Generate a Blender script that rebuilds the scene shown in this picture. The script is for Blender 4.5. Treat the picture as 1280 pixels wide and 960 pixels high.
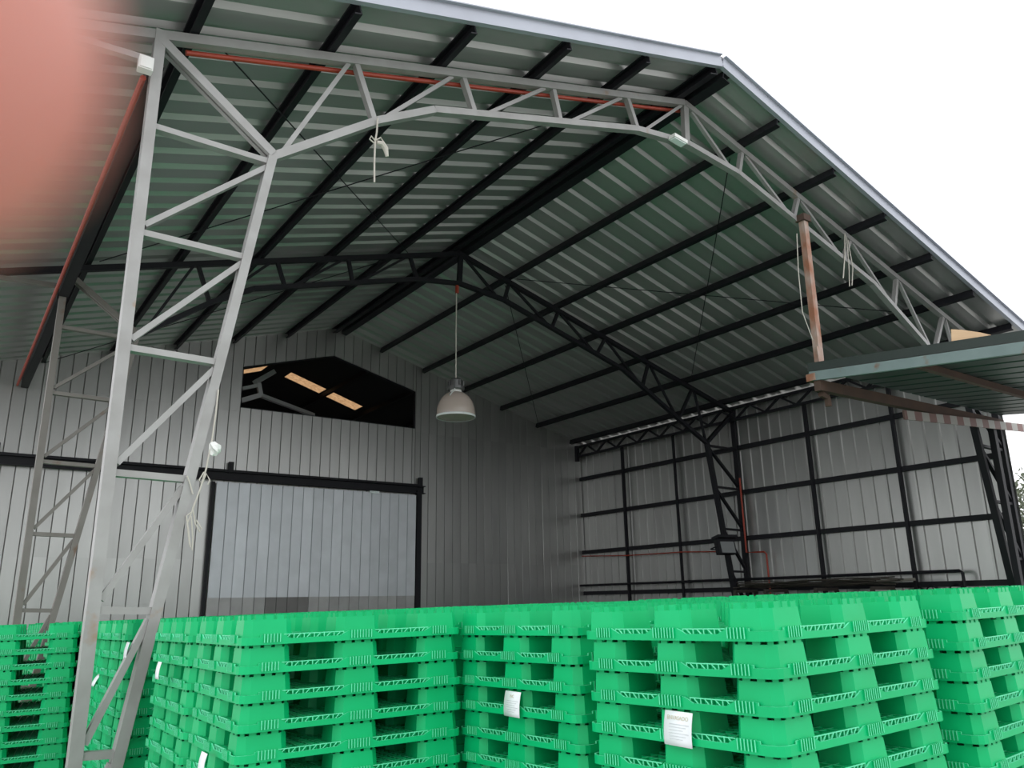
import bpy, bmesh, math, random
from mathutils import Vector, Matrix
random.seed(7)
for o in list(bpy.data.objects): bpy.data.objects.remove(o)
SC = bpy.context.scene
COL = SC.collection
# ------------------------------------------------------------------ camera, sky, exposure
EYE = 1.61                                   # lens height above the floor
YAW, PITCH, ROLL, FPX = map(float, (math.radians(-35.446), math.radians(15.25), math.radians(0.943), 993.0))
RCAM = Matrix.Rotation(YAW, 3, 'Z') @ Matrix.Rotation(PITCH, 3, 'X') @ Matrix.Rotation(ROLL, 3, 'Y')   # columns: right, forward, up
right, fwd, up = RCAM.col[0], RCAM.col[1], RCAM.col[2]
cd = bpy.data.cameras.new('camera'); cam = bpy.data.objects.new('camera', cd); COL.objects.link(cam)
cam.matrix_world = Matrix(((right.x, up.x, -fwd.x, 0), (right.y, up.y, -fwd.y, 0), (right.z, up.z, -fwd.z, EYE), (0, 0, 0, 1)))
cd.sensor_width = 36; cd.lens = FPX / 1280 * 36; cd.clip_start = 0.004; cd.clip_end = 400
cd.dof.use_dof = True; cd.dof.focus_distance = 7.0; cd.dof.aperture_fstop = 8.7
SC.camera = cam
W = bpy.data.worlds.new('overcast_sky'); SC.world = W; W.use_nodes = True
bgn = W.node_tree.nodes['Background']
bgn.inputs[0].default_value = (0.96, 0.98, 1.0, 1); bgn.inputs[1].default_value = 1.0
SC.view_settings.view_transform = 'Standard'; SC.view_settings.look = 'None'
SC.view_settings.gamma = 1; SC.view_settings.use_curve_mapping = False
SC.view_settings.exposure = 0.85
def ray(x, y):
    return right * ((x - 640) / FPX) + fwd + up * ((480 - y) / FPX)
def on_y(x, y, Y): d = ray(x, y); return d * (Y / d.y) + Vector((0, 0, EYE))
def on_x(x, y, X): d = ray(x, y); return d * (X / d.x) + Vector((0, 0, EYE))
# ------------------------------------------------------------------ materials
MATS = {}
def mat(name, col, rough=.6, metal=0., col2=None, scale=6., amount=.5, rust=None, bump=0., spec=.5, stretch=None, rnd=0., rust_lo=.58):
    m = bpy.data.materials.new(name); m.use_nodes = True
    nt = m.node_tree; N = nt.nodes; L = nt.links; b = N['Principled BSDF']
    b.inputs['Base Color'].default_value = (*col, 1); b.inputs['Roughness'].default_value = rough
    b.inputs['Metallic'].default_value = metal; b.inputs['Specular IOR Level'].default_value = spec
    tc = N.new('ShaderNodeTexCoord'); mp = N.new('ShaderNodeMapping'); L.new(tc.outputs['Object'], mp.inputs[0])
    if stretch: mp.inputs['Scale'].default_value = stretch
    oi = N.new('ShaderNodeObjectInfo')
    vm = N.new('ShaderNodeVectorMath'); vm.operation = 'ADD'; L.new(mp.outputs[0], vm.inputs[0])
    cb = N.new('ShaderNodeCombineXYZ'); mu = N.new('ShaderNodeMath'); mu.operation = 'MULTIPLY'; mu.inputs[1].default_value = 37
    L.new(oi.outputs['Random'], mu.inputs[0]); L.new(mu.outputs[0], cb.inputs[0]); L.new(mu.outputs[0], cb.inputs[2]); L.new(cb.outputs[0], vm.inputs[1])
    out = None
    if col2:
        n = N.new('ShaderNodeTexNoise'); n.inputs['Scale'].default_value = scale; n.inputs['Detail'].default_value = 5
        L.new(vm.outputs[0], n.inputs['Vector'])
        r = N.new('ShaderNodeValToRGB'); r.color_ramp.elements[0].position = .35; r.color_ramp.elements[1].position = .68
        r.color_ramp.elements[0].color = (*col, 1); r.color_ramp.elements[1].color = (*[a + (c - a) * amount for a, c in zip(col, col2)], 1)
        L.new(n.outputs[0], r.inputs[0]); out = r.outputs[0]
        if bump:
            bp = N.new('ShaderNodeBump'); bp.inputs['Strength'].default_value = bump; bp.inputs['Distance'].default_value = .02
            L.new(n.outputs[0], bp.inputs['Height']); L.new(bp.outputs[0], b.inputs['Normal'])
    if rust:
        n2 = N.new('ShaderNodeTexNoise'); n2.inputs['Scale'].default_value = 3.3; n2.inputs['Detail'].default_value = 7
        L.new(vm.outputs[0], n2.inputs['Vector'])
        r2 = N.new('ShaderNodeValToRGB'); r2.color_ramp.elements[0].position = rust_lo; r2.color_ramp.elements[1].position = rust_lo + .1
        L.new(n2.outputs[0], r2.inputs[0])
        mx = N.new('ShaderNodeMix'); mx.data_type = 'RGBA'; L.new(r2.outputs[0], mx.inputs[0])
        if out: L.new(out, mx.inputs[6])
        else: mx.inputs[6].default_value = (*col, 1)
        mx.inputs[7].default_value = (*rust, 1); out = mx.outputs[2]
    if rnd:
        hs = N.new('ShaderNodeHueSaturation'); mr = N.new('ShaderNodeMapRange'); mr.inputs[3].default_value = 1 - rnd; mr.inputs[4].default_value = 1 + rnd
        L.new(oi.outputs['Random'], mr.inputs[0]); L.new(mr.outputs[0], hs.inputs['Value'])
        if out: L.new(out, hs.inputs['Color'])
        else: hs.inputs['Color'].default_value = (*col, 1)
        out = hs.outputs[0]
    if out: L.new(out, b.inputs['Base Color'])
    MATS[name] = m
    return m
mat('pallet_green', (.001, .43, .145), .42, col2=(.003, .50, .18), scale=5, rnd=.05, spec=.25)
mat('pallet_pale', (.13, .74, .42), .45)  # paler green for upward faces, fin edges and window bars
mat('grey_paint', (.34, .335, .33), .45, .15, col2=(.22, .21, .20), scale=4, rust=(.30, .20, .13), rust_lo=.66)
mat('brown_grey_paint', (.20, .185, .17), .5, .1, col2=(.14, .125, .11), scale=4, rust=(.16, .10, .07), rust_lo=.62)
mat('black_paint', (.010, .010, .014), .55, 0., col2=(.018, .017, .019), scale=3, spec=.25)
mat('roof_zinc', (.44, .44, .435), .30, .55, col2=(.36, .365, .36), scale=1.2, stretch=(.4, 3, 1), rnd=.05)
mat('wall_zinc', (.42, .42, .41), .34, .8, col2=(.34, .34, .33), scale=1.6, stretch=(2, 2, .5), rnd=.07)
mat('door_zinc', (.56, .58, .61), .42, .5, col2=(.44, .46, .48), scale=2.5, bump=.25, rnd=.04)
mat('door_patch', (.42, .42, .415), .55, .4, col2=(.28, .27, .26), scale=3, rnd=.10)
mat('fascia_paint', (.40, .42, .48), .4, .2, col2=(.33, .34, .39), scale=2)
mat('red_conduit', (.36, .045, .02), .5, col2=(.24, .03, .02), scale=5)
mat('concrete', (.44, .43, .405), .9, col2=(.36, .35, .33), scale=.8, bump=.2)
mat('rust_metal', (.30, .13, .075), .8, .1, col2=(.45, .40, .36), scale=5, amount=.8, stretch=(1, 1, .6))
mat('teal_paint', (.21, .27, .27), .5, .1, col2=(.13, .18, .18), scale=3, rust=(.20, .09, .05), rust_lo=.60)
mat('rust_brown', (.07, .042, .032), .8, 0., col2=(.11, .06, .04), scale=5)
mat('canopy_sheet', (.055, .085, .075), .42, .3, col2=(.04, .06, .055), scale=2)
mat('dark_flashing', (.028, .04, .036), .45, .1, col2=(.04, .05, .046), scale=3)
mat('door_repair', (.20, .195, .19), .6, .3, col2=(.16, .15, .145), scale=3)
mat('pale_plank', (.22, .21, .18), .8, col2=(.15, .14, .12), scale=4)
mat('plywood', (.62, .43, .26), .7, col2=(.50, .33, .19), scale=3, stretch=(1, 8, 8))
mat('white_plastic', (.75, .75, .73), .5)
mat('rope_fibre', (.50, .47, .42), .9)
mat('paper', (.82, .86, .88), .7)
mat('tag_ink', (.55, .50, .36), .8)
mat('tag_grey', (.55, .58, .60), .8)
mat('lamp_housing', (.12, .12, .12), .4, .6)
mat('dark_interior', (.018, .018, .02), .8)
mat('pale_steel', (.70, .72, .72), .5, .1)
mat('rod_steel', (.035, .032, .028), .7, .2, col2=(.10, .08, .06), scale=4)
mat('bark', (.09, .07, .05), .9)
mat('leaf', (.10, .12, .07), .7, rnd=.2)
mat('wood_post', (.05, .042, .035), .8)
def special():
    m = mat('lamp_glass', (.60, .50, .45), .25)
    m.node_tree.nodes['Principled BSDF'].inputs['Transmission Weight'].default_value = .35
    m = mat('flood_glass', (.22, .23, .235), .2)
    # translucent fibreglass skylight: daylight comes through it
    m = mat('skylight_and_fill', (.42, .25, .125), .6, col2=(.10, .045, .02), scale=11, stretch=(1, 1, 1))
    nt = m.node_tree; b = nt.nodes['Principled BSDF']; tr = nt.nodes.new('ShaderNodeBsdfTranslucent'); mx = nt.nodes.new('ShaderNodeMixShader')
    src = b.inputs['Base Color'].links[0].from_socket
    nt.links.new(src, tr.inputs[0]); mx.inputs[0].default_value = .85
    nt.links.new(b.outputs[0], mx.inputs[1]); nt.links.new(tr.outputs[0], mx.inputs[2]); nt.links.new(mx.outputs[0], nt.nodes['Material Output'].inputs[0])
    # red and white striped board
    m = mat('striped', (.5, .5, .48), .6); nt = m.node_tree; b = nt.nodes['Principled BSDF']
    tc = nt.nodes.new('ShaderNodeTexCoord'); wv = nt.nodes.new('ShaderNodeTexWave'); wv.inputs['Scale'].default_value = .72; wv.inputs['Distortion'].default_value = .3
    rp = nt.nodes.new('ShaderNodeValToRGB'); rp.color_ramp.interpolation = 'CONSTANT'
    rp.color_ramp.elements[0].color = (.19, .105, .095, 1); rp.color_ramp.elements[1].position = .5; rp.color_ramp.elements[1].color = (.34, .33, .31, 1)
    nt.links.new(tc.outputs['Object'], wv.inputs[0]); nt.links.new(wv.outputs[0], rp.inputs[0]); nt.links.new(rp.outputs[0], b.inputs['Base Color'])
    # skin
    m = mat('skin', (.56, .235, .185), .5, col2=(.50, .18, .14), scale=60)
    b = m.node_tree.nodes['Principled BSDF']; b.inputs['Subsurface Weight'].default_value = .25
    b.inputs['Subsurface Radius'].default_value = (.004, .0015, .001); b.inputs['Subsurface Scale'].default_value = 1.0
special()
# ------------------------------------------------------------------ mesh helpers
def newmesh(name, V, F, mats, fm=None, smooth=False):
    me = bpy.data.meshes.new(name); me.from_pydata([tuple(v) for v in V], [], F)
    for m in (mats if isinstance(mats, (list, tuple)) else [mats]): me.materials.append(MATS[m])
    if fm: me.polygons.foreach_set('material_index', fm)
    if smooth: me.polygons.foreach_set('use_smooth', [True] * len(F))
    bm = bmesh.new(); bm.from_mesh(me); bmesh.ops.recalc_face_normals(bm, faces=bm.faces); bm.to_mesh(me); bm.free()
    return me
def obj(name, me, parent=None, loc=None):
    o = bpy.data.objects.new(name, me); COL.objects.link(o)
    if parent: o.parent = parent
    if loc is not None: o.location = loc
    return o
def tag(o, label=None, cat=None, group=None, kind=None):
    if label: o['label'] = label
    if cat: o['category'] = cat
    if group: o['group'] = group
    if kind: o['kind'] = kind
    return o
def empty(name, loc=(0, 0, 0), rz=0.):
    o = bpy.data.objects.new(name, None); COL.objects.link(o); o.location = loc; o.rotation_euler = (0, 0, rz); o.empty_display_size = .1
    return o
class MB:
    def __init__(s): s.V = []; s.F = []; s.M = []
    def prism(s, prof, p, q, upv=(0, 0, 1), m=0, top=None):
        """extrude the closed 2-D outline prof (side, up) from p to q"""
        p = Vector(p); q = Vector(q); d = (q - p).normalized(); u = Vector(upv)
        side = d.cross(u)
        if side.length < 1e-4: side = d.cross(Vector((0, 1, 0)))
        side.normalize(); u = side.cross(d)
        n = len(prof); b = len(s.V)
        for c in (p, q):
            for a, h in prof: s.V.append(c + side * a + u * h)
        for i in range(n):
            j = (i + 1) % n; s.F.append((b + i, b + j, b + n + j, b + n + i)); s.M.append(m)
        s.F.append(tuple(range(b, b + n))); s.M.append(m); s.F.append(tuple(range(b + n, b + 2 * n))); s.M.append(m)
        return s
    def bar(s, p, q, w, h, upv=(0, 0, 1), m=0):
        return s.prism([(-w / 2, -h / 2), (w / 2, -h / 2), (w / 2, h / 2), (-w / 2, h / 2)], p, q, upv, m)
    def box(s, c, d, m=0, mt=None):
        x, y, z = c; a, b_, h = d[0] / 2, d[1] / 2, d[2] / 2; b = len(s.V)
        for k in (-1, 1):
            for i, j in ((-1, -1), (1, -1), (1, 1), (-1, 1)): s.V.append((x + i * a, y + j * b_, z + k * h))
        for f in ((0, 1, 5, 4), (1, 2, 6, 5), (2, 3, 7, 6), (3, 0, 4, 7), (0, 3, 2, 1)): s.F.append(tuple(b + i for i in f)); s.M.append(m)
        s.F.append((b + 4, b + 5, b + 6, b + 7)); s.M.append(m if mt is None else mt)
        return s
    def tube(s, pts, r, n=8, m=0, caps=True):
        pts = [Vector(p) for p in pts]; b = len(s.V)
        rr = r if isinstance(r, (list, tuple)) else [r] * len(pts)
        prev = None
        for i, p in enumerate(pts):
            d = (pts[min(i + 1, len(pts) - 1)] - pts[max(i - 1, 0)]).normalized()
            if prev is None:
                a = d.cross(Vector((0, 0, 1)));
                if a.length < 1e-3: a = d.cross(Vector((1, 0, 0)))
            else: a = prev - d * prev.dot(d)
            a.normalize(); prev = a; c = d.cross(a)
            for k in range(n):
                t = 2 * math.pi * k / n; s.V.append(p + a * (math.cos(t) * rr[i]) + c * (math.sin(t) * rr[i]))
        for i in range(len(pts) - 1):
            for k in range(n):
                k2 = (k + 1) % n; s.F.append((b + i * n + k, b + i * n + k2, b + (i + 1) * n + k2, b + (i + 1) * n + k)); s.M.append(m)
        if caps:
            s.F.append(tuple(b + k for k in range(n))); s.M.append(m); e = b + (len(pts) - 1) * n; s.F.append(tuple(e + k for k in range(n))); s.M.append(m)
        return s
    def lathe(s, prof, n=24, m=0, c=(0, 0, 0)):
        b = len(s.V)
        for r, z in prof:
            for k in range(n):
                t = 2 * math.pi * k / n; s.V.append((c[0] + r * math.cos(t), c[1] + r * math.sin(t), c[2] + z))
        for i in range(len(prof) - 1):
            for k in range(n):
                k2 = (k + 1) % n; s.F.append((b + i * n + k, b + i * n + k2, b + (i + 1) * n + k2, b + (i + 1) * n + k)); s.M.append(m)
        return s
    def build(s, name, mats, parent=None, smooth=False, loc=None):
        return obj(name, newmesh(name, s.V, s.F, mats, s.M, smooth), parent, loc)
def P(x, y, z): return Vector((x, y, z + EYE))       # heights in the survey below are relative to the lens
CPROF = lambda w, h, t, lip=0.: [(-w / 2, -h / 2), (w / 2, -h / 2), (w / 2, -h / 2 + t), (-w / 2 + t, -h / 2 + t), (-w / 2 + t, h / 2 - t), (w / 2, h / 2 - t), (w / 2, h / 2), (-w / 2, h / 2)]
# ------------------------------------------------------------------ survey of the shed (metres)
XR, ZR, SL = 7.48, 6.72, .287                 # ridge and roof pitch
XL, XW = .92, 15.2                            # left columns, right columns
YF, YB, YW = 6.35, 12.19, 18.0                # front frame, middle frame, back wall
YFRONT = 5.70; XE0, XE1 = -.42, 15.42
roof = lambda x: ZR - SL * abs(x - XR)
tc = lambda x: roof(x) - .185
# ------------------------------------------------------------------ ground
FA, FB, FC = .0446, .012, -.017               # the yard falls gently for drainage
floor_z = lambda x, y: FA + FB * x + FC * y
FN = Vector((-FB, -FC, 1)).normalized(); FTILT = Vector((0, 0, 1)).rotation_difference(FN).to_matrix()
o = obj('floor', newmesh('floor', [(x, y, floor_z(x, y)) for x, y in ((-60, -60), (60, -60), (60, 60), (-60, 60))], [(0, 1, 2, 3)], 'concrete')); tag(o, 'grey concrete yard and shed floor', None, None, 'structure')
# ------------------------------------------------------------------ roof
RF = empty('ceiling'); tag(RF, 'corrugated zinc gable roof of the shed with dark purlins', None, None, 'structure')
PITCHY = .392
def roof_panel(sgn):
    prof = [(0, 0), (.245, 0), (.263, .055), (.352, .055), (.392, 0)]
    xa, xb = XR, (XE1 if sgn > 0 else XE0); mb = MB(); n = len(prof)
    for x in (xa, xb):
        for y, h in prof: mb.V.append((x, y, roof(x) + EYE + h))
    for x in (xa, xb):
        for y, h in prof: mb.V.append((x, y, roof(x) + EYE + h + .003))
    for k in (0, 2 * n):
        for i in range(n - 1): mb.F.append((k + i, k + i + 1, k + n + i + 1, k + n + i)); mb.M.append(0)
    return newmesh('roof_panel', mb.V, mb.F, 'roof_zinc')
for sgn in (-1, 1):
    me = roof_panel(sgn); y = YFRONT
    while y < YW + .3:
        obj('roof_panel', me, RF, (0, y, 0)); y += PITCHY
PL = [6.12, 4.88, 3.63, 2.39, 1.15, -.10]; PR = [8.67 + 1.25 * i for i in range(6)]
for x in PL + [7.33, 7.63] + PR:
    nrm = Vector((SL if x > XR else -SL, 0, 1)).normalized()
    c = P(x, 0, roof(x)) - nrm * .064
    mb = MB(); w = .075 if x not in (7.33, 7.63) else .14
    pr = CPROF(w, .12, .014); 
    if x < XR: pr = [(-a, h) for a, h in pr][::-1]
    mb.prism(pr, (c.x, YFRONT - .004, c.z), (c.x, YW - .03, c.z), nrm); mb.build('purlin', 'black_paint', RF)
# fascia and ridge cap
for sgn in (-1, 1):
    xe = XE1 if sgn > 0 else XE0
    mb = MB(); nrm = Vector((SL * sgn, 0, 1)).normalized()
    mb.prism([(-.03, -.035), (.03, -.035), (.03, .115), (.07, .115), (.07, .13), (-.03, .13)] if sgn > 0 else [(.03, -.035), (-.03, -.035), (-.03, .115), (-.07, .115), (-.07, .13), (.03, .13)], P(XR, YFRONT - .035, ZR), P(xe, YFRONT - .035, roof(xe)), nrm)
    mb.build('fascia', 'fascia_paint', RF)
    mb = MB(); mb.bar(P(XR - .02 * sgn, YFRONT - .05, ZR + .125), P(XR - .02 * sgn, YW, ZR + .125), .02, .02)
    b = len(mb.V)
    mb.bar(P(XR + sgn * .11, YFRONT - .05, ZR + .085), P(XR + sgn * .11, YW, ZR + .085), .24, .012, (SL * sgn, 0, 1)); mb.build('ridge_cap', 'roof_zinc', RF)
    xe2 = xe - .02 * sgn
# thin tie rods of the roof bracing
def roofpt(x, y, side, dz=-.15): return P(x, y, roof(x) + dz)
for a, b in (((1.4, 6.4), (6.3, 12.1)), ((1.3, 12.0), (6.4, 6.6)), ((8.7, 6.6), (13.6, 12.0)), ((8.7, 12.0), (13.6, 6.7)), ((1.2, 17.9), (6.2, 12.3)), ((8.7, 12.4), (13.6, 17.8))):
    MB().tube([roofpt(*a, 0), roofpt(*b, 0)], .008, 6).build('tie_rod', 'black_paint', RF)
# ------------------------------------------------------------------ portal frames
BCH = [(1.93, 3.84), (2.93, 4.575), (3.575, 4.945), (6.535, 5.79), (7.48, 5.915), (8.5, 5.80), (11.67, 4.84), (13.13, 4.02), (14.2, 3.45)]
def bc(x):
    for (a, za), (b, zb) in zip(BCH, BCH[1:]):
        if a <= x <= b: return za + (zb - za) * (x - a) / (b - a)
def make_frame(Y, label, mL, mT, mR):
    fr = empty('portal_frame', (0, 0, 0)); tag(fr, label, 'frame', 'lattice portal frames of the shed')
    def part(n, a, b, w, h, m, upv=(0, 1, 0), y=0.):
        MB().bar(P(a[0], Y + y, a[1]), P(b[0], Y + y, b[1]), w, h, upv).build(n, m, fr)
    # left column: straight outer chord, leaning inner chord
    il = lambda z: 1.93 - (3.84 - z) * .155
    part('outer_chord', (XL, -EYE - .3), (XL, tc(XL) + .04), .085, .11, mL)
    part('inner_chord', (il(-EYE - .3), -EYE - .3), (1.93, 3.84), .075, .11, mL)
    zs = [3.79, 2.84, 1.89, .94, -.02, -.95]
    for k, z in enumerate(zs):
        part('strut', (XL + .04, z), (il(z) - .03, z - .01), .05, .08, mL)
        z2 = zs[k + 1] if k < 5 else -1.5
        part('diagonal', (il(z - .07) - .03, z - .07), (XL + .045, z2 + .07), .045, .07, mL)
    for dy in (-.035, .035):
        part('knee_brace', (XL + .03, tc(XL) - .06), (1.93, 3.86), .075, .045, mL, y=dy)
    part('overhang_strut', (XL, 4.39), (-.32, 4.33), .055, .07, mL)
    MB().box((XL + .06, Y, floor_z(XL, Y) + .01), (.36, .2, .03)).build('base_plate', mL, fr)
    # truss
    part('top_chord', (XE0 + .06, tc(XE0 + .06)), (XR, tc(XR)), .085, .09, mT)
    part('top_chord', (XR, tc(XR)), (XE1 - .1, tc(XE1 - .1)), .085, .09, mT)
    for a, b in zip(BCH, BCH[1:]):
        part('bottom_chord', a, b, .075, .09, mT)
    for a, b in ((2.69, 2.9), (3.93, 4.07), (5.18, 5.27), (6.4, 6.54), (7.5, 7.47), (8.64, 8.53), (9.89, 9.72), (11.17, 10.93), (12.44, 12.23), (13.82, 13.32)):
        w = .09 if a == 7.5 else .055
        part('post', (a, tc(a) - .03), (b, bc(b) + .02), w, .07, mT)
    for a, b in ((2.61, 2.02), (3.79, 3.01), (5.05, 4.24), (6.29, 5.43), (7.42, 6.68), (7.62, 8.33), (8.71, 9.6), (9.95, 10.82), (11.22, 12.13), (12.5, 13.22), (13.9, 14.16)):
        part('web_diagonal', (a, tc(a) - .04), (b, bc(b) + .02), .042, .05, mT)
    # right column
    ir = lambda z: 14.2 + (3.45 - z) * .155
    part('outer_chord', (XW, -EYE), (XW, tc(XW) + .04), .085, .11, mR)
    part('inner_chord', (ir(-EYE + .02), -EYE), (14.2, 3.45), .085, .11, mR)
    zs = [3.40, 2.45, 1.50, .56, -.38, -1.3]
    for k, z in enumerate(zs):
        part('strut', (ir(z) + .03, z), (XW - .04, z - .01), .045, .07, mR)
        if k < 5: part('diagonal', (ir(z - .06) + .03, z - .06), (XW - .04, zs[k + 1] + .07), .05, .07, mR)
    for dy in (-.035, .035):
        part('knee_brace', (XW - .03, tc(XW) - .06), (14.2, 3.47), .07, .045, mR, y=dy)
    MB().box((XW - .06, Y, floor_z(XW, Y) + .01), (.45, .3, .03)).build('base_plate', mR, fr)
    return fr
make_frame(YF, 'front lattice portal frame with grey truss nearest the camera', 'grey_paint', 'grey_paint', 'black_paint')
make_frame(YB, 'dark lattice portal frame halfway down the shed, behind the hanging lamp', 'brown_grey_paint', 'black_paint', 'black_paint')
# left eave beam with its conduit
EB = empty('eave_beam'); tag(EB, 'long dark eave beam along the left columns', 'beam')
for ya, yb in ((YF + .06, YB - .06), (YB + .06, YW - .04)):
    MB().prism(CPROF(.13, .20, .012), P(.925, ya, 4.32), P(.925, yb, 4.32)).build('channel', 'black_paint', EB)
c = MB().tube([on_y(179, 97, YF - .03), on_y(22, 481, YW - .1)], .024, 8).build('conduit_pipe', 'red_conduit'); tag(c, 'red conduit pipe running along the left eave beam', 'pipe')
c = empty('junction_box', P(.82, YF - .12, 4.20)); tag(c, 'small grey junction box at the top of the left column', 'box')
MB().box((0, 0, .06), (.11, .08, .12)).build('body', 'white_plastic', c); MB().box((0, -.045, .06), (.09, .012, .10)).build('lid', 'white_plastic', c)
c = MB().tube([P(1.15, YF + .08, tc(1.15) - .07), P(XR, YF + .08, tc(XR) - .07)], .024, 8).build('conduit_pipe', 'red_conduit'); tag(c, 'red conduit pipe behind the front truss top chord', 'pipe')
# ------------------------------------------------------------------ back wall
WB = empty('wall_back'); tag(WB, 'grey sheet metal gable wall with gable opening', None, None, 'structure')
HX0, HX1, HXA = 5.17, 9.70, 7.37
hole_top = lambda x: 5.34 + (5.98 - 5.34) * (x - HX0) / (HXA - HX0) if x < HXA else 5.98 + (5.37 - 5.98) * (x - HXA) / (HX1 - HXA)
DX0, DX1, DZ = 4.75, 9.74, 2.60
PW = .2465
xs = [HX0 + k * PW for k in range(-24, 42)]; xs = [x for x in xs if x < 15.3 and abs(x - HX1) > .03] + [HX1, 15.3]; xs.sort()
def wall_piece(x0, x1, z0a, z0b, z1a, z1b, dy=0.):
    e = .011; xsn = [x0, x0 + e, x1 - e, x1]; ys = [.02, 0, 0, .02]; V = []
    for k in (0, 1):
        for x, y in zip(xsn, ys):
            t = (x - x0) / (x1 - x0); z = (z0a + (z0b - z0a) * t) if k == 0 else (z1a + (z1b - z1a) * t)
            V.append(P(x, YW + y + dy, z))
    for k in (0, 1):
        for x in (x0, x1):
            t = (x - x0) / (x1 - x0); z = (z0a + (z0b - z0a) * t) if k == 0 else (z1a + (z1b - z1a) * t)
            V.append(P(x, YW + .03 + dy, z))
    F = [(0, 1, 5, 4), (1, 2, 6, 5), (2, 3, 7, 6), (8, 10, 11, 9), (0, 4, 10, 8), (3, 9, 11, 7), (0, 8, 9, 3, 2, 1), (4, 5, 6, 7, 11, 10)]
    obj('wall_panel', newmesh('wall_panel', V, F, 'wall_zinc'), WB)
for x0, x1 in zip(xs, xs[1:]):
    mid = (x0 + x1) / 2; hole = HX0 - .01 < mid < HX1 + .01; door = DX0 + .1 < mid < DX1 - .1
    ztop = 4.365 if hole else 4.28
    jit = lambda: random.uniform(-.003, .003)
    if not door: wall_piece(x0, x1, -EYE - .3, -EYE - .3, .952, .952, jit() - .006)
    z0 = DZ if door else .95
    wall_piece(x0, x1, z0, z0, ztop, ztop, jit())
    if hole: wall_piece(x0, x1, hole_top(x0), hole_top(x1), roof(x0) + .02, roof(x1) + .02, jit() - .005)
    else: wall_piece(x0, x1, ztop - .01, ztop - .01, roof(x0) + .02, roof(x1) + .02, jit() - .005)
# frame round the gable opening
for a, b in (((HX0, 4.37), (HX1, 4.37)), ((HX0, 4.37), (HX0, 5.34)), ((HX0, 5.34), (HXA, 5.98)), ((HXA, 5.98), (HX1, 5.37)), ((HX1, 5.37), (HX1, 4.37))):
    MB().bar(P(a[0], YW + .06, a[1]), P(b[0], YW + .06, b[1]), .05, .06, (0, 1, 0)).build('opening_frame', 'black_paint', WB)
# sliding door
DR = empty('door_1', (0, 0, 0)); tag(DR, 'large pale sheet metal sliding door hanging on a dark track', None, None, 'structure')
n = 20; dw = (DX1 - .05 - DX0) / n
for k in range(n):
    x0 = DX0 + k * dw; e = .010
    for (z0, z1, m, dy) in ((.155, DZ + .02, 'door_zinc', 0.), (-EYE - .12, .155, 'door_patch', .006)):
        y0 = YW - .13 + dy + random.uniform(-.004, .004); sl = random.uniform(-.004, .004); V = []
        for z in (z0, z1):
            for x, y in ((x0, .018), (x0 + e, 0), (x0 + dw - e, sl), (x0 + dw, .018)): V.append(P(x, y0 + y, z))
        for z in (z0, z1):
            for x in (x0, x0 + dw): V.append(P(x, y0 + .028, z))
        F = [(0, 1, 5, 4), (1, 2, 6, 5), (2, 3, 7, 6), (8, 10, 11, 9), (0, 4, 10, 8), (3, 9, 11, 7), (0, 8, 9, 3, 2, 1), (4, 5, 6, 7, 11, 10)]
        obj('door_panel', newmesh('door_panel', V, F, 'door_repair' if m == 'door_patch' and 5 <= k <= 8 else m), DR)
MB().box(P((DX0 + DX1) / 2 - .02, YW - .075, .5), (DX1 - DX0 - .1, .05, 2 * (EYE + .45))).build('door_core', 'black_paint', DR)
MB().bar(P(DX1 + .03, YW - .10, -EYE), P(DX1 + .03, YW - .10, 2.75), .13, .12, (0, 1, 0)).build('door_post', 'black_paint', DR)
MB().bar(P(DX0 - .06, YW - .06, -EYE), P(DX0 - .06, YW - .06, 2.62), .07, .08, (0, 1, 0)).build('door_gap_shade', 'black_paint', DR)  # dark bar standing in for the shadow in the gap beside the door
MB().box(P(8.52, YW - .14, 2.62), (.25, .03, .06)).build('door_stop', 'paper', DR)
TR = empty('door_track', (0, 0, 0)); tag(TR, 'dark overhead track of the sliding door across the back wall', 'track')
MB().prism(CPROF(.12, .20, .02), P(-.4, YW - .13, 2.76), P(9.92, YW - .13, 2.76)).build('rail', 'black_paint', TR)
MB().box(P(4.7, YW - .09, 2.885), (10.2, .05, .04)).build('rail_cover', 'black_paint', TR)
for x in (.62, 5.04, 9.82): MB().box(P(x, YW - .09, 2.95), (.10, .08, .26)).build('bracket', 'black_paint', TR)
# ------------------------------------------------------------------ right wall
WR = empty('wall_right'); tag(WR, 'grey sheet metal side wall with black girts', None, None, 'structure')
XWALL = 15.30
def rwall(z0, z1, name):
    prof = [(0, 0), (.235, 0), (.246, -.032), (.282, -.032), (.295, 0)]; n = len(prof); V = []
    for z in (z0, z1):
        for y, h in prof: V.append((XWALL + h, y, z + EYE))
    for z in (z0, z1):
        for y, h in prof: V.append((XWALL + h + .003, y, z + EYE))
    F = []
    for k in (0, 2 * n):
        for i in range(n - 1): F.append((k + i, k + i + 1, k + n + i + 1, k + n + i))
    return newmesh(name, V, F, 'wall_zinc')
lo, hi = rwall(-EYE, 1.30, 'wall_panel'), rwall(1.29, roof(XWALL) - .035, 'wall_panel')
y = 6.28
while y < YW - .05:
    obj('wall_panel', lo, WR, (random.uniform(-.003, .003), y, 0)); obj('wall_panel', hi, WR, (random.uniform(-.003, .003), y, 0)); y += .295
for z in (3.43, 2.37, 1.31, .17):
    MB().prism(CPROF(.07, .10, .012), P(XWALL - .075, YF + .02, z), P(XWALL - .075, YW - .02, z)).build('girt', 'black_paint', WR)
for yy, w in ((16.08, .08), (14.15, .05), (10.2, .09), (8.25, .08)):
    MB().bar(P(XWALL - .12, yy, -EYE), P(XWALL - .12, yy, 4.1), w, .06, (0, 1, 0)).build('wall_post', 'black_paint', WR)
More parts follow.
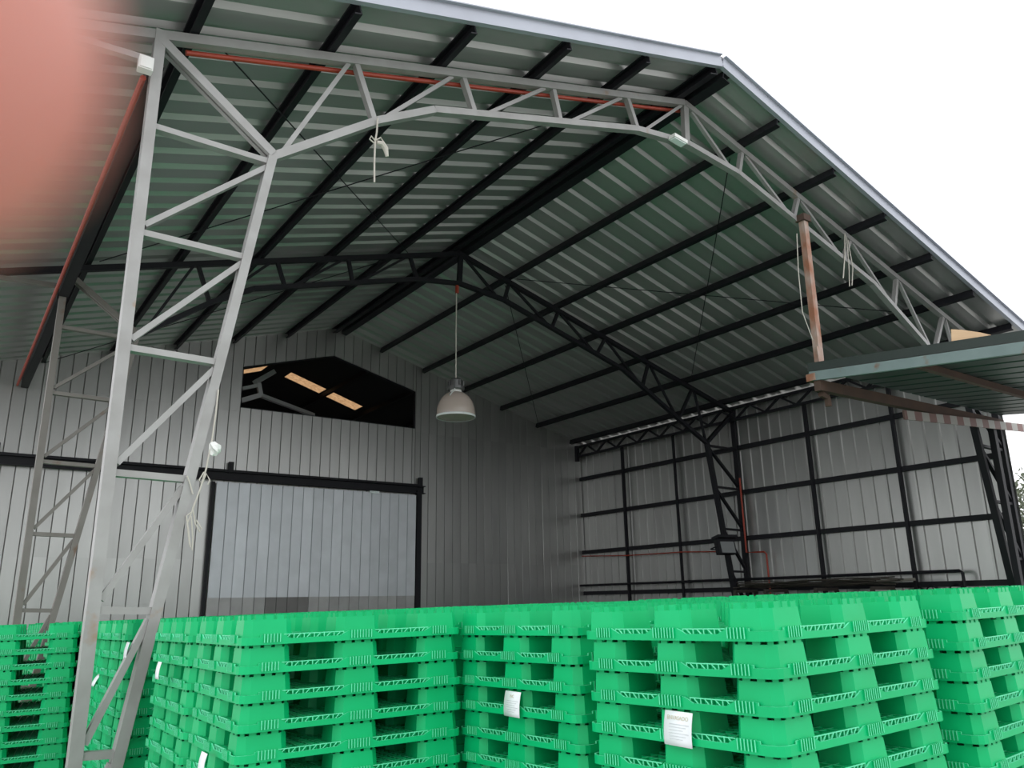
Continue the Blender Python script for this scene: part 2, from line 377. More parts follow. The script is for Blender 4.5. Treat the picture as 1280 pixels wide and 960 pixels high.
EG = empty('eave_girder'); tag(EG, 'black lattice eave girder along the top of the side wall', 'girder')
for z in (4.38, 4.09): MB().bar(P(15.10, YF + .05, z), P(15.10, YW - .05, z), .06, .06).build('chord', 'black_paint', EG)
yy = YF + .2; k = 0
while yy < YW - .5:
    a, b = (4.10, 4.37) if k % 2 else (4.37, 4.10)
    MB().bar(P(15.10, yy, a), P(15.10, yy + .42, b), .045, .045).build('web_diagonal', 'black_paint', EG); yy += .42; k += 1
MB().bar(P(15.10, YW - .07, 3.95), P(15.10, YW - .07, 4.42), .1, .1).build('end_post', 'black_paint', EG)
HR = MB().tube([P(15.05, YW - .05, .38), P(15.05, 7.35, .39), P(15.05, 7.30, .36), P(15.05, 7.30, -EYE)], .03, 8).build('pipe_rail', 'black_paint'); tag(HR, 'thin black pipe rail running low along the side wall', 'rail')
c = MB().tube([P(15.15, YB - .085, 2.7), P(15.15, YB - .085, .98), P(15.15, 11.62, .97), P(15.15, 11.56, .92), P(15.15, 11.55, -1.5)], .021, 8).build('conduit_pipe', 'red_conduit'); tag(c, 'red conduit pipe down the black column and side wall', 'pipe')
c = MB().tube([P(15.12, YW - .1, 1.20), P(15.12, 16, 1.12), P(15.12, 14, 1.10), P(15.13, 12.4, 1.02)], .016, 6).build('hose', 'red_conduit'); tag(c, 'thin dark red hose sagging along the side wall', 'hose')
# ------------------------------------------------------------------ hall behind the gable opening
RH = empty('wall_rear'); tag(RH, 'dark hall seen through the gable opening', None, None, 'structure')
RZ = 6.84; rslope = .32; Y2 = 31.0; rr = lambda x: RZ - rslope * abs(x - 7.4)
SKY = [('L', 3.0, 5.6, 22.3, 22.9), ('R', 7.86, 8.98, 22.42, 23.0), ('R', 9.12, 10.2, 22.42, 23.0), ('L', 5.75, 7.1, 22.3, 22.9)]  # first pane is added out of view to brighten the pale beams
for s in (-1, 1):
    cells_y = [18.06, 22.42, 23.0, Y2] if s > 0 else [18.06, 22.3, 22.9, Y2]
    cells_x = [7.4, 7.86, 8.98, 9.12, 10.2, 16] if s > 0 else [-1.2, 3.0, 5.6, 5.75, 7.1, 7.4]
    mb = MB()
    for x0, x1 in zip(cells_x, cells_x[1:]):
        for y0, y1 in zip(cells_y, cells_y[1:]):
            if any(abs(q[1] - x0) < .01 and abs(q[3] - y0) < .01 for q in SKY): continue
            b = len(mb.V); mb.V += [P(x0, y0, rr(x0)), P(x1, y0, rr(x1)), P(x1, y1, rr(x1)), P(x0, y1, rr(x0))]; mb.F.append((b, b + 1, b + 2, b + 3)); mb.M.append(0)
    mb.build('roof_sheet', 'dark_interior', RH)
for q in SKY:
    mb = MB(); mb.V = [P(q[1], q[3], rr(q[1])), P(q[2], q[3], rr(q[2])), P(q[2], q[4], rr(q[2])), P(q[1], q[4], rr(q[1]))]; mb.F = [(0, 1, 2, 3)]; mb.M = [0]; mb.build('skylight_and_fill', 'skylight_and_fill', RH)
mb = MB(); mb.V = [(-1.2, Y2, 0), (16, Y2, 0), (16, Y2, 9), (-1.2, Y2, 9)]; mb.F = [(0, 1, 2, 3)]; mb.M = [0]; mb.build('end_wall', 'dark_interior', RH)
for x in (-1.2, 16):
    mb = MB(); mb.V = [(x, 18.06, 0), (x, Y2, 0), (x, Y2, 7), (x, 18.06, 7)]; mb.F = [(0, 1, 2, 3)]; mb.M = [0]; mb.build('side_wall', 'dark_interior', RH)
for x in (8.05 + 1.0, 10.4, 11.6): MB().bar(P(x, 18.1, rr(x) - .08), P(x, Y2, rr(x) - .08), .09, .12).build('purlin', 'black_paint', RH)
def rbar(name, a, b, Y, Yb=None, w=.09):
    MB().bar(on_y(*a, Y), on_y(*b, Yb or Y), w, w, (0, 1, 0)).build(name, 'pale_steel', RH)
rbar('pale_beam', (319, 478), (342, 465), 20.5, 21.0, .13); rbar('pale_beam', (302, 486), (321, 482), 20.5); rbar('pale_beam', (301, 501), (325, 494), 20.5, None, .12)
rbar('pale_beam', (323, 479), (326, 495), 20.5, None, .11); rbar('pale_beam', (325, 494), (392, 519), 20.5, 22.0, .10)
# ------------------------------------------------------------------ canopy hung at the right
CN = empty('canopy', (0, 0, 0)); tag(CN, 'green sheet metal canopy with rusty edge beams jutting out at the right', 'canopy')
CX0, CX1, CY0, CY1 = 9.62, 15.0, 2.6, 6.22
cz = lambda y: 3.02 - .117 * (6.3 - y)
y = CY0
k = 0
cp = [(0, 0), (.28, 0), (.295, .015), (.345, .015), (.36, 0)]
V = []; n = 5
x = CX0
while x < CX1:
    V = []
    for yy in (CY0, CY1):
        for a, h in cp: V.append(P(x + a, yy, cz(yy) + .02 + h))
    obj('sheet', newmesh('sheet', V, [(i, i + 1, n + i + 1, n + i) for i in range(n - 1)], 'canopy_sheet'), CN); x += .36
MB().prism(CPROF(.06, .13, .015), P(CX0 - .02, CY0, cz(CY0) - .06), P(CX0 - .02, CY1 + .08, cz(CY1) - .06)).build('edge_beam', 'teal_paint', CN)
MB().bar(P(CX0, CY0, cz(CY0) + .08), P(CX0, CY1 + .1, cz(CY1) + .08), .05, .12).build('edge_flashing', 'dark_flashing', CN)
MB().bar(P(CX0 - .03, CY1 - .02, 2.80), P(CX1, CY1 - .02, 2.86), .10, .15).build('rear_beam', 'rust_brown', CN)
for yy in (4.9, 3.4): MB().bar(P(CX0, yy, cz(yy) - .05), P(CX1, yy, cz(yy) - .05), .07, .09).build('cross_beam', 'rust_brown', CN)
MB().tube([on_y(1026, 492, CY1), on_y(1034, 497, CY1), on_y(1036, 508, CY1)], .05, 6).build('bracket', 'rust_brown', CN)
MB().box(P(CX0 + .02, CY1 + .05, 2.93), (.16, .14, .10)).build('bracket', 'rust_metal', CN)
for yy in (2.8,): MB().bar(P(14.6, yy, -EYE), P(14.6, yy, cz(yy) - .08), .1, .1, (0, 1, 0)).build('post', 'rust_brown', CN)
MB().bar(P(14.6, CY1 - .02, -EYE), P(14.6, CY1 - .02, 2.78), .1, .1, (0, 1, 0)).build('post', 'black_paint', CN)
c = empty('hanging_pole'); tag(c, 'rusty flaking steel pole hanging from the truss to the canopy corner', 'pole')
MB().bar(P(9.83, 6.26, 5.44), P(9.80, 6.26, 3.08), .10, .09, (0, 1, 0)).build('shaft', 'rust_metal', c)
MB().box(P(9.83, 6.26, 5.42), (.17, .15, .10)).build('clamp', 'rust_brown', c)
MB().bar(P(9.74, 6.22, 3.40), P(9.77, 6.22, 3.06), .012, .06, (1, 0, 0)).build('peeling_flange', 'rust_metal', c)
sb = MB().box((0, 0, 0), (4.3, .03, .14)).build('striped_board', 'striped'); sb.location = P(13.75, CY1 - .10, 2.74); sb.rotation_euler = (0, -.06, 0); tag(sb, 'red and white striped board under the canopy edge', 'board')
pv = [(0, 0), (.52, 0), (.50, .03), (.32, .10), (.14, .15), (.02, .17)]
V = [(a, t, h) for t in (-.01, .01) for a, h in pv]; n = len(pv)
pw = obj('plywood_offcut', newmesh('plywood_offcut', V, [tuple(range(n)), tuple(range(n, 2 * n))] + [(i, (i + 1) % n, n + (i + 1) % n, n + i) for i in range(n)], 'plywood'))
pw.location = P(9.70, 4.40, cz(4.40) + .14); pw.rotation_euler = (0, 0, math.radians(-50)); tag(pw, 'curved pale plywood offcut standing on top of the canopy', 'plywood')
# ------------------------------------------------------------------ lamp, floodlight, small fittings
LP = empty('pendant_lamp', P(7.40, YB, 3.26)); tag(LP, 'bell shaped high bay pendant lamp hanging from the middle truss', 'lamp')
SHD = MB().lathe([(.34, .0), (.345, .02), (.355, .06), (.345, .16), (.31, .28), (.25, .38), (.18, .44), (.11, .47)], 32).build('shade', 'lamp_glass', LP, True)
MB().lathe([(.36, -.01), (.365, .0), (.362, .03), (.352, .03)], 32).build('shade_rim', 'pale_steel', SHD, True)
MB().lathe([(.0, -.035), (.2, -.03), (.345, .0)], 32).build('lens', 'lamp_glass', SHD, True)
MB().lathe([(.0, .46), (.105, .46), (.105, .52), (.0, .52)], 20).build('collar', 'white_plastic', LP)
GH = MB().lathe([(.0, .51), (.15, .51), (.16, .53), (.16, .58), (.12, .59), (.12, .70), (.09, .73), (.0, .73)], 20).build('gear_housing', 'lamp_housing', LP)
for k in range(8):
    a = k * math.pi / 4; MB().box((.14 * math.cos(a), .14 * math.sin(a), .62), (.02, .02, .14)).build('cooling_fin', 'lamp_housing', GH)
MB().tube([(-.26, -.22, .34), (-.14, -.13, .45), (-.06, -.10, .55)], .012, 6).build('stay', 'pale_steel', LP)
MB().tube([(0, 0, .72), (.0, 0, 1.6), (.01, 0, 2.60)], .011, 6).build('cable', 'rope_fibre', LP)
MB().box((.02, 0, 2.52), (.05, .05, .16)).build('hook', 'red_conduit', LP)
FL = empty('floodlight', P(14.27, YB - .22, 1.08)); FL.rotation_euler = (math.radians(-12), 0, math.radians(-12)); tag(FL, 'black floodlight with a glass front mounted on the side column', 'floodlight')
MB().box((0, 0, 0), (.46, .14, .34)).build('housing', 'black_paint', FL); MB().box((.01, -.075, -.03), (.36, .02, .25)).build('glass', 'flood_glass', FL)
MB().box((0, -.04, .20), (.52, .26, .06)).build('hood', 'black_paint', FL)
MB().tube([(-.25, 0, 0), (-.25, .2, 0), (.1, .3, 0)], .015, 6).build('bracket', 'black_paint', FL)
lf = empty('light_fixture', P(7.21, YF - .09, 5.83)); tag(lf, 'small white light fixture under the front truss near the ridge', 'light'); lf.rotation_euler = (0, .12, 0)
MB().box((0, 0, 0), (.24, .12, .05)).build('body', 'white_plastic', lf); MB().box((0, 0, -.03), (.20, .09, .015)).build('diffuser', 'paper', lf)
def rope(name, label, cat, pts, r=.007, extra=()):
    e = empty(name, pts[0]); tag(e, label, cat); off = Vector(pts[0])
    MB().tube([Vector(p) - off for p in pts], r, 6).build('strand', 'rope_fibre', e)
    for q in extra: MB().tube([Vector(p) - off for p in q], r * .8, 6).build('loop', 'rope_fibre', e)
    return e
yf = YF - .07
def px(*a): return on_y(*a, yf)
e = rope('rope', 'pale rope dangling from the bend of the front truss', 'rope', [px(472, 148), px(471, 165), px(469, 176), px(468, 200), px(468, 228)], .009,
         [[px(469, 176), px(464, 170), px(462, 174), px(468, 179)], [px(470, 175), px(476, 172), px(479, 177)]])
rg = MB().tube([px(471, 178) - Vector(px(472, 148)), px(478, 180) - Vector(px(472, 148)), px(482, 186) - Vector(px(472, 148)), px(484, 196) - Vector(px(472, 148))], [.02, .03, .028, .015], 8).build('rag_end', 'rope_fibre', e)
rope('cord', 'white cord hanging in loops from the left column', 'cord', [px(273, 487), px(270, 515), px(265, 550), px(258, 585), px(250, 612), px(241, 636)], .007,
     [[px(255, 590), px(249, 600), px(252, 606), px(258, 592), px(262, 600), px(260, 606)], [px(241, 636), px(234, 655), px(237, 680), px(240, 688), px(241, 672), px(239, 645)],
      [px(241, 636), px(244, 655), px(250, 665), px(252, 661), px(245, 650)], [px(240, 640), px(233, 645), px(236, 665), px(238, 684)], [px(234, 595), px(238, 606), px(241, 618)]])
bag = MB(); cc = px(268, 561); rnd = random.Random(3)
for i in range(7):
    for k in range(10):
        t = math.pi * i / 6; a = 2 * math.pi * k / 10; r = .045 * math.sin(t) * rnd.uniform(.6, 1.35)
        bag.V.append(cc + Vector((r * math.cos(a), r * math.sin(a) * .8, .055 * math.cos(t) + rnd.uniform(-.008, .008))))
for i in range(6):
    for k in range(10): bag.F.append((i * 10 + k, i * 10 + (k + 1) % 10, i * 10 + 10 + (k + 1) % 10, i * 10 + 10 + k)); bag.M.append(0)
tag(bag.build('plastic_bag', 'white_plastic'), 'crumpled white plastic bundle tied to the hanging cord', 'bag')
y6 = YF - .06
rope('rope', 'frayed pale rope tied round the right half of the front truss', 'rope', [on_y(1056, 292, y6), on_y(1056, 320, y6), on_y(1054, 348, y6)], .010, [[on_y(1058, 295, y6), on_y(1061, 330, y6), on_y(1062, 358, y6)], [on_y(1060, 300, y6), on_y(1066, 335, y6), on_y(1065, 357, y6)]])
rope('cord', 'thin cord hanging loosely beside the rusty pole', 'cord', [on_y(996, 292, 6.2), on_y(998, 340, 6.2), on_y(1003, 390, 6.2), on_y(1016, 425, 6.2)], .007)
# rods stored by the side wall
RK = empty('storage_rack', (14.62, 10.2, floor_z(14.6, 10.2))); tag(RK, 'low wooden rack beside the side wall holding steel rods', 'rack')
for dy in (-1.6, -.4, .8, 1.6):
    for dx in (-.35, .35): MB().box((dx, dy, .83), (.07, .07, 1.66)).build('post', 'wood_post', RK)
    MB().box((0, dy, 1.68), (.74, .07, .06)).build('crossbar', 'wood_post', RK)
for k in range(12):
    dx = random.uniform(-.3, .3); z = .20 + random.uniform(0, .10); a = random.uniform(-.06, .06)
    y0, y1 = 10.2 - random.uniform(1.5, 2.2), 10.2 + random.uniform(1.2, 2.0); pts = [P(14.62 + dx + a * (yy - 10.2), yy, z + .03 * math.sin(yy * 2 + k)) for yy in [y0 + (y1 - y0) * i / 6 for i in range(7)]]
    tag(MB().tube(pts, .014, 6).build('steel_rod', 'rod_steel'), 'long rusty steel rod in the bundle on the rack by the side wall', 'rod', 'steel rods on the rack')
pk = MB().bar(on_x(1098, 727, 14.75), on_x(1142, 724, 14.75), .14, .05).build('timber_plank', 'pale_plank'); tag(pk, 'weathered pale plank lying on the steel rods', 'plank')
for (cx, cy), lab in (((1166, 741), 'black cable coil hanging low on the side wall, nearer the plank'), ((1196, 738), 'black cable coil hanging low on the side wall, nearer the front column')):
    c0 = on_x(cx, cy, 15.12); mb = MB()
    for q in range(3): mb.tube([c0 + Vector((.012 * (q - 1), (.11 + .008 * q) * math.cos(2 * math.pi * i / 20), (.12 + .006 * q) * math.sin(2 * math.pi * i / 20))) for i in range(21)], .012, 6)
    tag(mb.build('cable_coil', 'black_paint'), lab, 'cable', 'cable coils on the side wall')
# ------------------------------------------------------------------ pallets
PLX, PLY, PH, PP = 1.2, 1.0, .138, .130
def path_rim():
    """rounded rectangle of the rim with the height of its top edge and outward normal"""
    r = .05; out = []; hx, hy = PLX / 2, PLY / 2
    def prof(s, L):                     # s along a side, measured from the corner
        d = min(s, L - s); m = abs(s - L / 2)
        if d < .09: return .036
        if d < .19: return .047
        if d < .235: return .047 - (d - .19) / .045 * .021
        if m < .065: return .047
        if m < .11: return .047 - (m - .065) / .045 * .021
        return .026
    sides = [((-hx, -hy), (1, 0), PLX, (0, -1)), ((hx, -hy), (0, 1), PLY, (1, 0)), ((hx, hy), (-1, 0), PLX, (0, 1)), ((-hx, hy), (0, -1), PLY, (-1, 0))]
    for (cx, cy), (dx, dy), L, (nx, ny) in sides:
        ss = [r, .0899, .0901, .19, .235, L / 2 - .11, L / 2 - .065, L / 2 + .065, L / 2 + .11, L - .235, L - .19, L - .0901, L - .0899, L - r]
        for s in ss: out.append(((cx + dx * s, cy + dy * s), prof(s, L), (nx, ny)))
        c = (cx + dx * L - dx * r + (-nx) * r, cy + dy * L - dy * r + (-ny) * r)
        for k in (1, 2):
            t = k * math.pi / 6; n = (nx * math.cos(t) + dx * math.sin(t), ny * math.cos(t) + dy * math.sin(t))
            out.append(((c[0] + n[0] * r, c[1] + n[1] * r), .036, n))
    return out
def rim_mesh(mb):
    pts = path_rim(); n = len(pts); b = len(mb.V)
    for (x, y), h, (nx, ny) in pts:
        mb.V += [(x, y, 0), (x, y, h), (x - nx * .007, y - ny * .007, h), (x - nx * .007, y - ny * .007, 0)]
    for i in range(n):
        j = (i + 1) % n
        for k in range(4):
            k2 = (k + 1) % 4; mb.F.append((b + 4 * i + k, b + 4 * j + k, b + 4 * j + k2, b + 4 * i + k2)); mb.M.append(1 if k == 1 else 0)
    hx, hy = PLX / 2, PLY / 2            # comb of fins beside each block
    for L, ax in ((PLX, 0), (PLY, 1)):
        for s0, n in ((.10, 6), (L / 2 - .056, 8), (L - .19, 6)):
            for k in range(n):
                a = s0 + .006 + k * .0155 - L / 2
                for sg in (-1, 1):
                    if ax == 0: mb.box((a, sg * (hy + .002), .030), (.004, .010, .040), 0, 1)
                    else: mb.box((sg * (hx + .002), a, .030), (.010, .004, .040), 0, 1)
                    # pale front edge of the fin
                    if ax == 0: mb.box((a, sg * (hy + .0075), .030), (.004, .001, .040), 1)
                    else: mb.box((sg * (hx + .0075), a, .030), (.001, .004, .040), 1)
def deck_mesh(mb):
    hx, hy = PLX / 2 - .045, PLY / 2 - .045
    nx, ny = 20, 17
    for i in range(nx + 1): mb.box((-hx + 2 * hx * i / nx, 0, .027), (.006, 2 * hy, .026), 0, 1)
    for i in range(ny + 1): mb.box((0, -hy + 2 * hy * i / ny, .0265), (2 * hx, .006, .025), 0, 1)
    for sg in (-1, 1):                   # lattice windows that show above the dips of the rim
        for L, h2, ax in ((PLX, PLY / 2, 0), (PLY, PLX / 2, 1)):
            def q(a, z, ins=.012): return (a, sg * (h2 - ins), z) if ax == 0 else (sg * (h2 - ins), a, z)
            for a0, a1 in ((-L / 2 + .205, -.085), (.085, L / 2 - .205)):
                n = max(3, round((a1 - a0) / .05)); c = (a1 - a0) / n
                mb.bar(q(a0, .0445), q(a1, .0445), .005, .0035, m=1)
                for k in range(n):
                    a = a0 + k * c
                    mb.bar(q(a + c * .12, .018), q(a + c * .62, .044), .004, .004, (0, 0, 1), 1)
                    mb.bar(q(a + c * .98, .018), q(a + c * .98, .044), .004, .004, (1, 0, 0) if ax else (0, 1, 0), 1)
                    mb.bar(q(a + c * .98, .030, .014), q(a + c * .98, .030, .048), .004, .026)
                    mb.bar(q(a + c * .62, .030, .014), q(a + c * .35, .030, .048), .004, .026)
    for i in range(6):                   # solid plates between the lattice bars
        mb.box((0, -hy + 2 * hy * (i + .5) / 6, .017), (2 * hx, .115, .004), 0, 0)
def block_mesh(mb, cx=0., cy=0.):
    w, d, c = .120, .105, .035
    oct_ = [(-w + c, -d), (w - c, -d), (w, -d + c), (w, d - c), (w - c, d), (-w + c, d), (-w, d - c), (-w, -d + c)]
    z0, z1, z2, s = .030, .1165, .07, .945
    b = len(mb.V)
    for z, sc in ((z0, 1.), (z1, s), (z1, s - .055), (z2, s - .075)):
        for x, y in oct_: mb.V.append((cx + x * sc, cy + y * sc, z))
    for l in range(3):
        for k in range(8):
            k2 = (k + 1) % 8; mb.F.append((b + l * 8 + k, b + l * 8 + k2, b + l * 8 + 8 + k2, b + l * 8 + 8 + k)); mb.M.append(1 if l == 1 else 0)
    mb.F.append(tuple(b + 24 + k for k in range(8))); mb.M.append(0)
    for k in range(8):
        x0, y0 = oct_[k]; x1, y1 = oct_[(k + 1) % 8]; L = math.hypot(x1 - x0, y1 - y0); nt = 3 if L > .14 else (2 if L > .08 else 1)
        for i in range(nt):
            t = (i + .5) / nt; m = (cx + (x0 + (x1 - x0) * t) * (s - .022), cy + (y0 + (y1 - y0) * t) * (s - .022)); ux, uy = (x1 - x0) / L, (y1 - y0) / L; hl = .017 if L > .08 else .011
            mb.bar((m[0] - ux * hl, m[1] - uy * hl, (z1 + PH) / 2 - .001), (m[0] + ux * hl, m[1] + uy * hl, (z1 + PH) / 2 - .001), .005, PH - z1 + .002); mb.M[-4] = 1
BLK = [(x, y) for x in (-.465, 0, .465) for y in (-.385, 0, .385)]
mats = ['pallet_green', 'pallet_pale']
mb = MB(); rim_mesh(mb); ME_RIM = newmesh('rim', mb.V, mb.F, mats, mb.M)
mb = MB(); deck_mesh(mb); ME_DECK = newmesh('deck', mb.V, mb.F, mats, mb.M)
mb = MB(); block_mesh(mb); ME_BLK = newmesh('block', mb.V, mb.F, mats, mb.M)
mb = MB(); rim_mesh(mb); deck_mesh(mb)
for b in BLK: block_mesh(mb, *b)
ME_ALL = newmesh('pallet', mb.V, mb.F, mats, mb.M)
ORD = ['topmost', 'second from the top', 'third from the top', 'fourth from the top', 'fifth from the top', 'sixth from the top', 'seventh from the top', 'eighth from the top', 'ninth from the top', 'tenth from the top', 'eleventh from the top', 'bottom one']
NL = 12
STACKS = []                                # (x, y of the centre, yaw, pitch of the layers)
def pallet(x, y, h, rz, label, group, parts):
    """h = height above the yard, measured square to its slope"""
    base = Vector((x, y, floor_z(x, y))) + FN * h
    M = Matrix.Translation(base) @ (FTILT @ Matrix.Rotation(rz, 3, 'Z')).to_4x4()
    if parts:
        e = empty('pallet'); e.matrix_world = M
        obj('deck', ME_DECK, e); obj('rim', ME_RIM, e)
        for b in BLK: obj('block', ME_BLK, e, (b[0], b[1], 0))
    else:
        e = obj('pallet', ME_ALL); e.matrix_world = M
    tag(e, label, 'pallet', group); return e
LOW = MB()
def low_stack(x, y, rz, n, pp):
    M = FTILT @ Matrix.Rotation(rz, 3, 'Z'); base = Vector((x, y, floor_z(x, y)))
    for k in range(n):
        z = k * pp; b0 = len(LOW.V)
        LOW.box((0, 0, z + .02), (PLX, PLY, .036))
        for bx, by in BLK: LOW.box((bx, by, z + .084), (.22, .19, .09))
        for i in range(b0, len(LOW.V)): LOW.V[i] = tuple(M @ Vector(LOW.V[i]) + base)
def stack_from_corner(cx, cy, yaw, where, pp, group, jit=.007, nparts=12, nl=NL):
    """corner = near left corner of the stack; yaw in degrees, positive turns the far side to +x"""
    a = math.radians(-yaw); ux = Vector((math.cos(a), math.sin(a), 0)); uy = Vector((-math.sin(a), math.cos(a), 0))
    c = Vector((cx, cy, 0)) + ux * (PLX / 2) + uy * (PLY / 2)
    for k in range(nl):
        pos = nl - 1 - k
        pallet(c.x + random.uniform(-jit, jit), c.y + random.uniform(-jit, jit), k * pp, a + random.uniform(-.006, .006), 'green plastic pallet, %s in the stack %s' % (ORD[pos] if k else 'bottom one', where), group, pos < nparts)
G1 = 'stacked green plastic pallets'
stack_from_corner(2.50, 1.885, -2.3, 'nearest the camera', .1282, G1)
stack_from_corner(2.525, 3.02, -3.0, 'left of the nearest stack', .1292, G1)
stack_from_corner(3.84, 1.86, -5.0, 'at the right picture edge', .1302, G1)
stack_from_corner(1.25, 3.95, 2.0, 'at the left row front', .1300, G1)
stack_from_corner(1.265, 4.99, 1.0, 'second in the left row', .13, G1)
stack_from_corner(1.19, 6.47, -1.0, 'third in the left row', .13, G1, nparts=0)
stack_from_corner(1.20, 7.52, .5, 'fourth in the left row', .13, G1, nparts=0)
stack_from_corner(.02, 8.92, 8.0, 'alone at the left edge', .1300, G1, nparts=12)
# stacks packed behind: only their top pallets show, the layers below them are one mass
TOPL = 'green plastic pallet on top of a stack deep inside the shed'
NUM = ['first', 'second', 'third', 'fourth', 'fifth', 'sixth', 'seventh', 'eighth', 'ninth', 'tenth']
cols = [(1.27, 8.66), (2.5, 4.12), (3.8, 2.96), (5.12, 2.35), (6.42, 2.75), (7.72, 3.2), (9.02, 3.9), (10.32, 4.6), (11.62, 5.3), (12.92, 6.9)]
for ci, (x0, y0) in enumerate(cols):
    y = y0; k = 0
    while y < 14.6:
        if not (ci == 9 and y > 12.5) and not (ci == 0 and 11.0 < y < 12.3):
            a = random.uniform(-.03, .03); cx, cy = x0 + .6 + random.uniform(-.03, .03), y + .5; pp = .1300 + random.uniform(-.0006, .0014)
            low_stack(cx, cy, a, NL - 1, pp)
            lab = TOPL if k > 3 else 'green plastic pallet topping the %s rear stack in the %s column from the left' % (NUM[k], NUM[ci])
            pallet(cx, cy, (NL - 1) * pp, a, lab, 'top pallets of the rear stacks', y < 6 and x0 < 7)
        y += 1.06 + random.uniform(0, .05); k += 1
o = LOW.build('pallet_mass', 'pallet_green'); tag(o, 'lower layers of the rear green pallet stacks', 'pallets', None, 'stuff')
# paper tags stuck to the pallets
def paper_tag(cx, cy, w, h, X, label, tilt, text=None, facey=None, rz=None):
    p = on_x(cx, cy, X) if facey is None else on_y(cx, cy, facey)
    e = empty('paper_tag', p); e.rotation_euler = (0, tilt, 0) if rz is None else (0, 0, rz); tag(e, label, 'tag', 'paper tags on the pallets')
    mb = MB(); n = 6
    for i in range(n + 1):
        t = i / n; b = -.006 * math.sin(t * math.pi)
        for yy in (-w / 2, w / 2): mb.V.append((b, yy, h * (t - .5)))
    for i in range(n): mb.F.append((2 * i, 2 * i + 1, 2 * i + 3, 2 * i + 2)); mb.M.append(0)
    sh = mb.build('sheet', 'paper', e, True)
    sm = sh.modifiers.new('thickness', 'SOLIDIFY'); sm.thickness = .0015
    if text:
        cu = bpy.data.curves.new('heading', 'FONT'); cu.body = text; cu.size = h * .17; cu.align_x = 'CENTER'; cu.extrude = .0002; cu.materials.append(MATS['tag_ink'])
        tmp = bpy.data.objects.new('heading', cu); t = obj('heading', bpy.data.meshes.new_from_object(tmp), e); bpy.data.objects.remove(tmp)
        t.matrix_local = Matrix(((0, 0, -1, -.0065), (-1, 0, 0, 0), (0, 1, 0, h * .25), (0, 0, 0, 1)))
        for k in range(6): MB().box((-.0075, w * .05 * ((k % 3) - 1), h * (.12 - .085 * k)), (.0006, w * (.72 - .1 * (k % 3)), h * .018)).build('text_line', 'tag_grey', e)
    return e
paper_tag(848, 911, .145, .126, 2.455, 'white paper tag with faded heading on the nearest pallet stack', .12, 'ENVASADO')
paper_tag(640.5, 880, .135, .120, 2.475, 'white paper tag on the stack left of the nearest one', .1, 'INC')
paper_tag(253, 956, .10, .11, 1.19, 'white paper tag at the bottom corner of the left row', .1)
paper_tag(198, 838, .09, .10, 1.19, 'white paper tag on the second stack of the left row', .1)
paper_tag(158, 814, .10, .12, 1.17, 'white paper tag behind the diagonal of the left column', .1)
paper_tag(120, 850, .14, .10, 1.19, 'curled white paper tag furthest back in the left row', .5)
# ------------------------------------------------------------------ trees beyond the side wall
def tree(x, y, h, r, label):
    e = empty('tree', (x, y, 0)); tag(e, label, 'tree', 'trees beyond the shed'); rnd = random.Random(int(x * 10))
    mb = MB(); mb.tube([(0, 0, 0), (.1, 0, h * .4), (0, .1, h * .8)], [.22, .15, .05], 8)
    for k in range(7):
        a = k * .9; mb.tube([(0, 0, h * (.35 + .06 * k)), (r * .7 * math.cos(a), r * .7 * math.sin(a), h * (.5 + .06 * k))], [.06, .02], 5)
    mb.build('trunk', 'bark', e)
    lb = MB()
    for k in range(3800):
        t = rnd.uniform(0, 2 * math.pi); u = rnd.uniform(-1, 1); q = rnd.random() ** .4; s = math.sqrt(1 - u * u)
        c = Vector((r * q * s * math.cos(t), r * q * s * math.sin(t), h * .66 + h * .34 * q * u)); d1 = Vector((rnd.uniform(-1, 1), rnd.uniform(-1, 1), rnd.uniform(-1, 1))).normalized() * .10; d2 = d1.orthogonal().normalized() * .05
        b = len(lb.V); lb.V += [c - d1, c + d2, c + d1, c - d2]; lb.F.append((b, b + 1, b + 2, b + 3)); lb.M.append(0)
    f = lb.build('foliage', 'leaf', e); f['kind'] = 'stuff'
tree(31.5, 11.6, 6.2, 2.2, 'leafy tree beyond the gap beside the front right column')
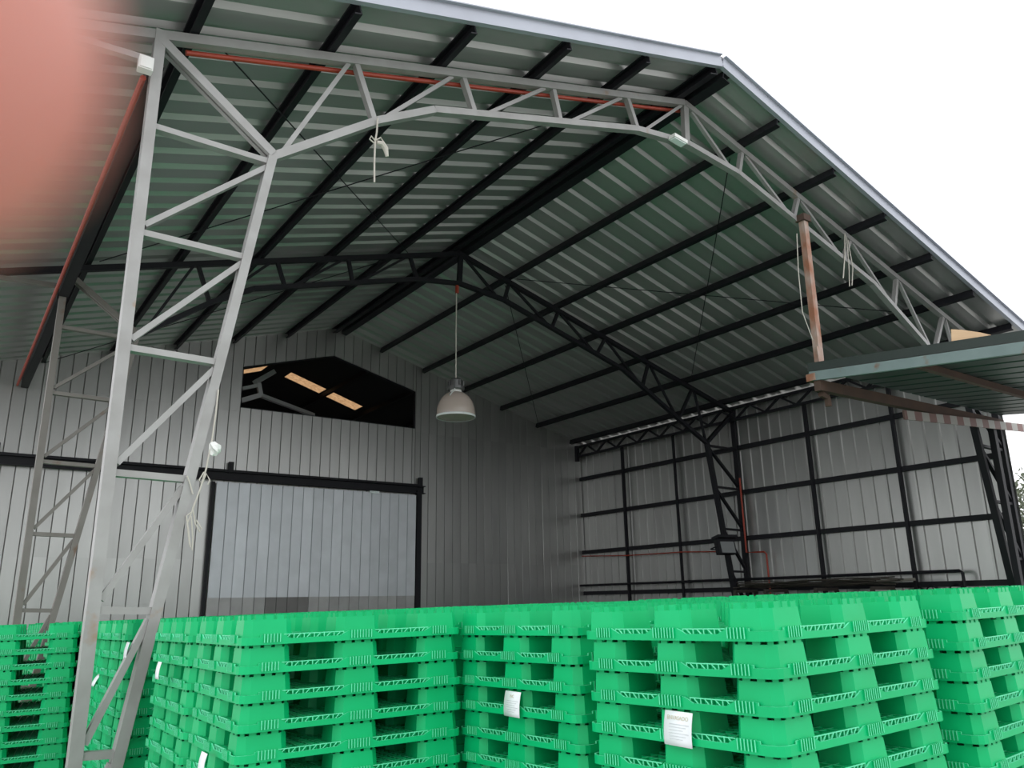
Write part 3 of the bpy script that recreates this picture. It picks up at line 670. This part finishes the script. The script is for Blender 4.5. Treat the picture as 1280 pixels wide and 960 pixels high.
tree(36, 16.5, 6.5, 2.5, 'leafy tree further back behind the side wall')

# ------------------------------------------------------------------ the photographer's hand, one fingertip over the lens
def campt(r, u, f): return (right * r + up * u + fwd * f) / 1000 + Vector((0, 0, EYE))     # millimetres from the lens
def hand():
    J = {'wrist': (-150, -95, -45, 24), 'palm': (-132, -48, -14, 26), 'palm2': (-124, -20, 2, 22),
         'i0': (-112, 2, 14, 10.5), 'i1': (-72, 20, 32, 9.6), 'i2': (-42, 16, 30, 9.4), 'i3': (-13.6, 10.0, 24.5, 8.8),
         'm0': (-114, -18, 16, 10.5), 'm1': (-74, -22, 38, 9.4), 'm2': (-52, -26, 30, 8.4), 'm3': (-40, -28, 16, 7.2),
         'r0': (-118, -38, 14, 10), 'r1': (-80, -46, 36, 9), 'r2': (-60, -48, 28, 8), 'r3': (-50, -48, 14, 7),
         'p0': (-124, -56, 8, 9), 'p1': (-92, -66, 26, 8), 'p2': (-76, -67, 20, 7), 'p3': (-68, -66, 8, 6.2),
         't0': (-128, -52, -34, 13), 't1': (-104, -36, -44, 10.5), 't2': (-78, -22, -42, 9.5), 't3': (-58, -14, -36, 8)}
    E = [('palm', 'wrist'), ('palm', 'palm2'), ('palm2', 'i0'), ('palm2', 'm0'), ('palm', 'r0'), ('palm', 'p0'), ('palm', 't0')] + [(c + str(k), c + str(k + 1)) for c in 'imrpt' for k in range(3)]
    names = list(J); me = bpy.data.meshes.new('hand'); me.from_pydata([campt(*J[n][:3]) for n in names], [(names.index(a), names.index(b)) for a, b in E], [])
    me.materials.append(MATS['skin'])
    o = obj('hand', me); sk = o.modifiers.new('skin', 'SKIN')
    for i, n in enumerate(names):
        v = me.skin_vertices[0].data[i]; v.radius = (J[n][3] / 1000,) * 2; v.use_root = n == 'palm'
    sk.use_smooth_shade = True
    sb = o.modifiers.new('subdivision', 'SUBSURF'); sb.levels = 2; sb.render_levels = 2
    tag(o, "photographer's hand with one blurred fingertip over the top left picture corner", 'hand')
hand()
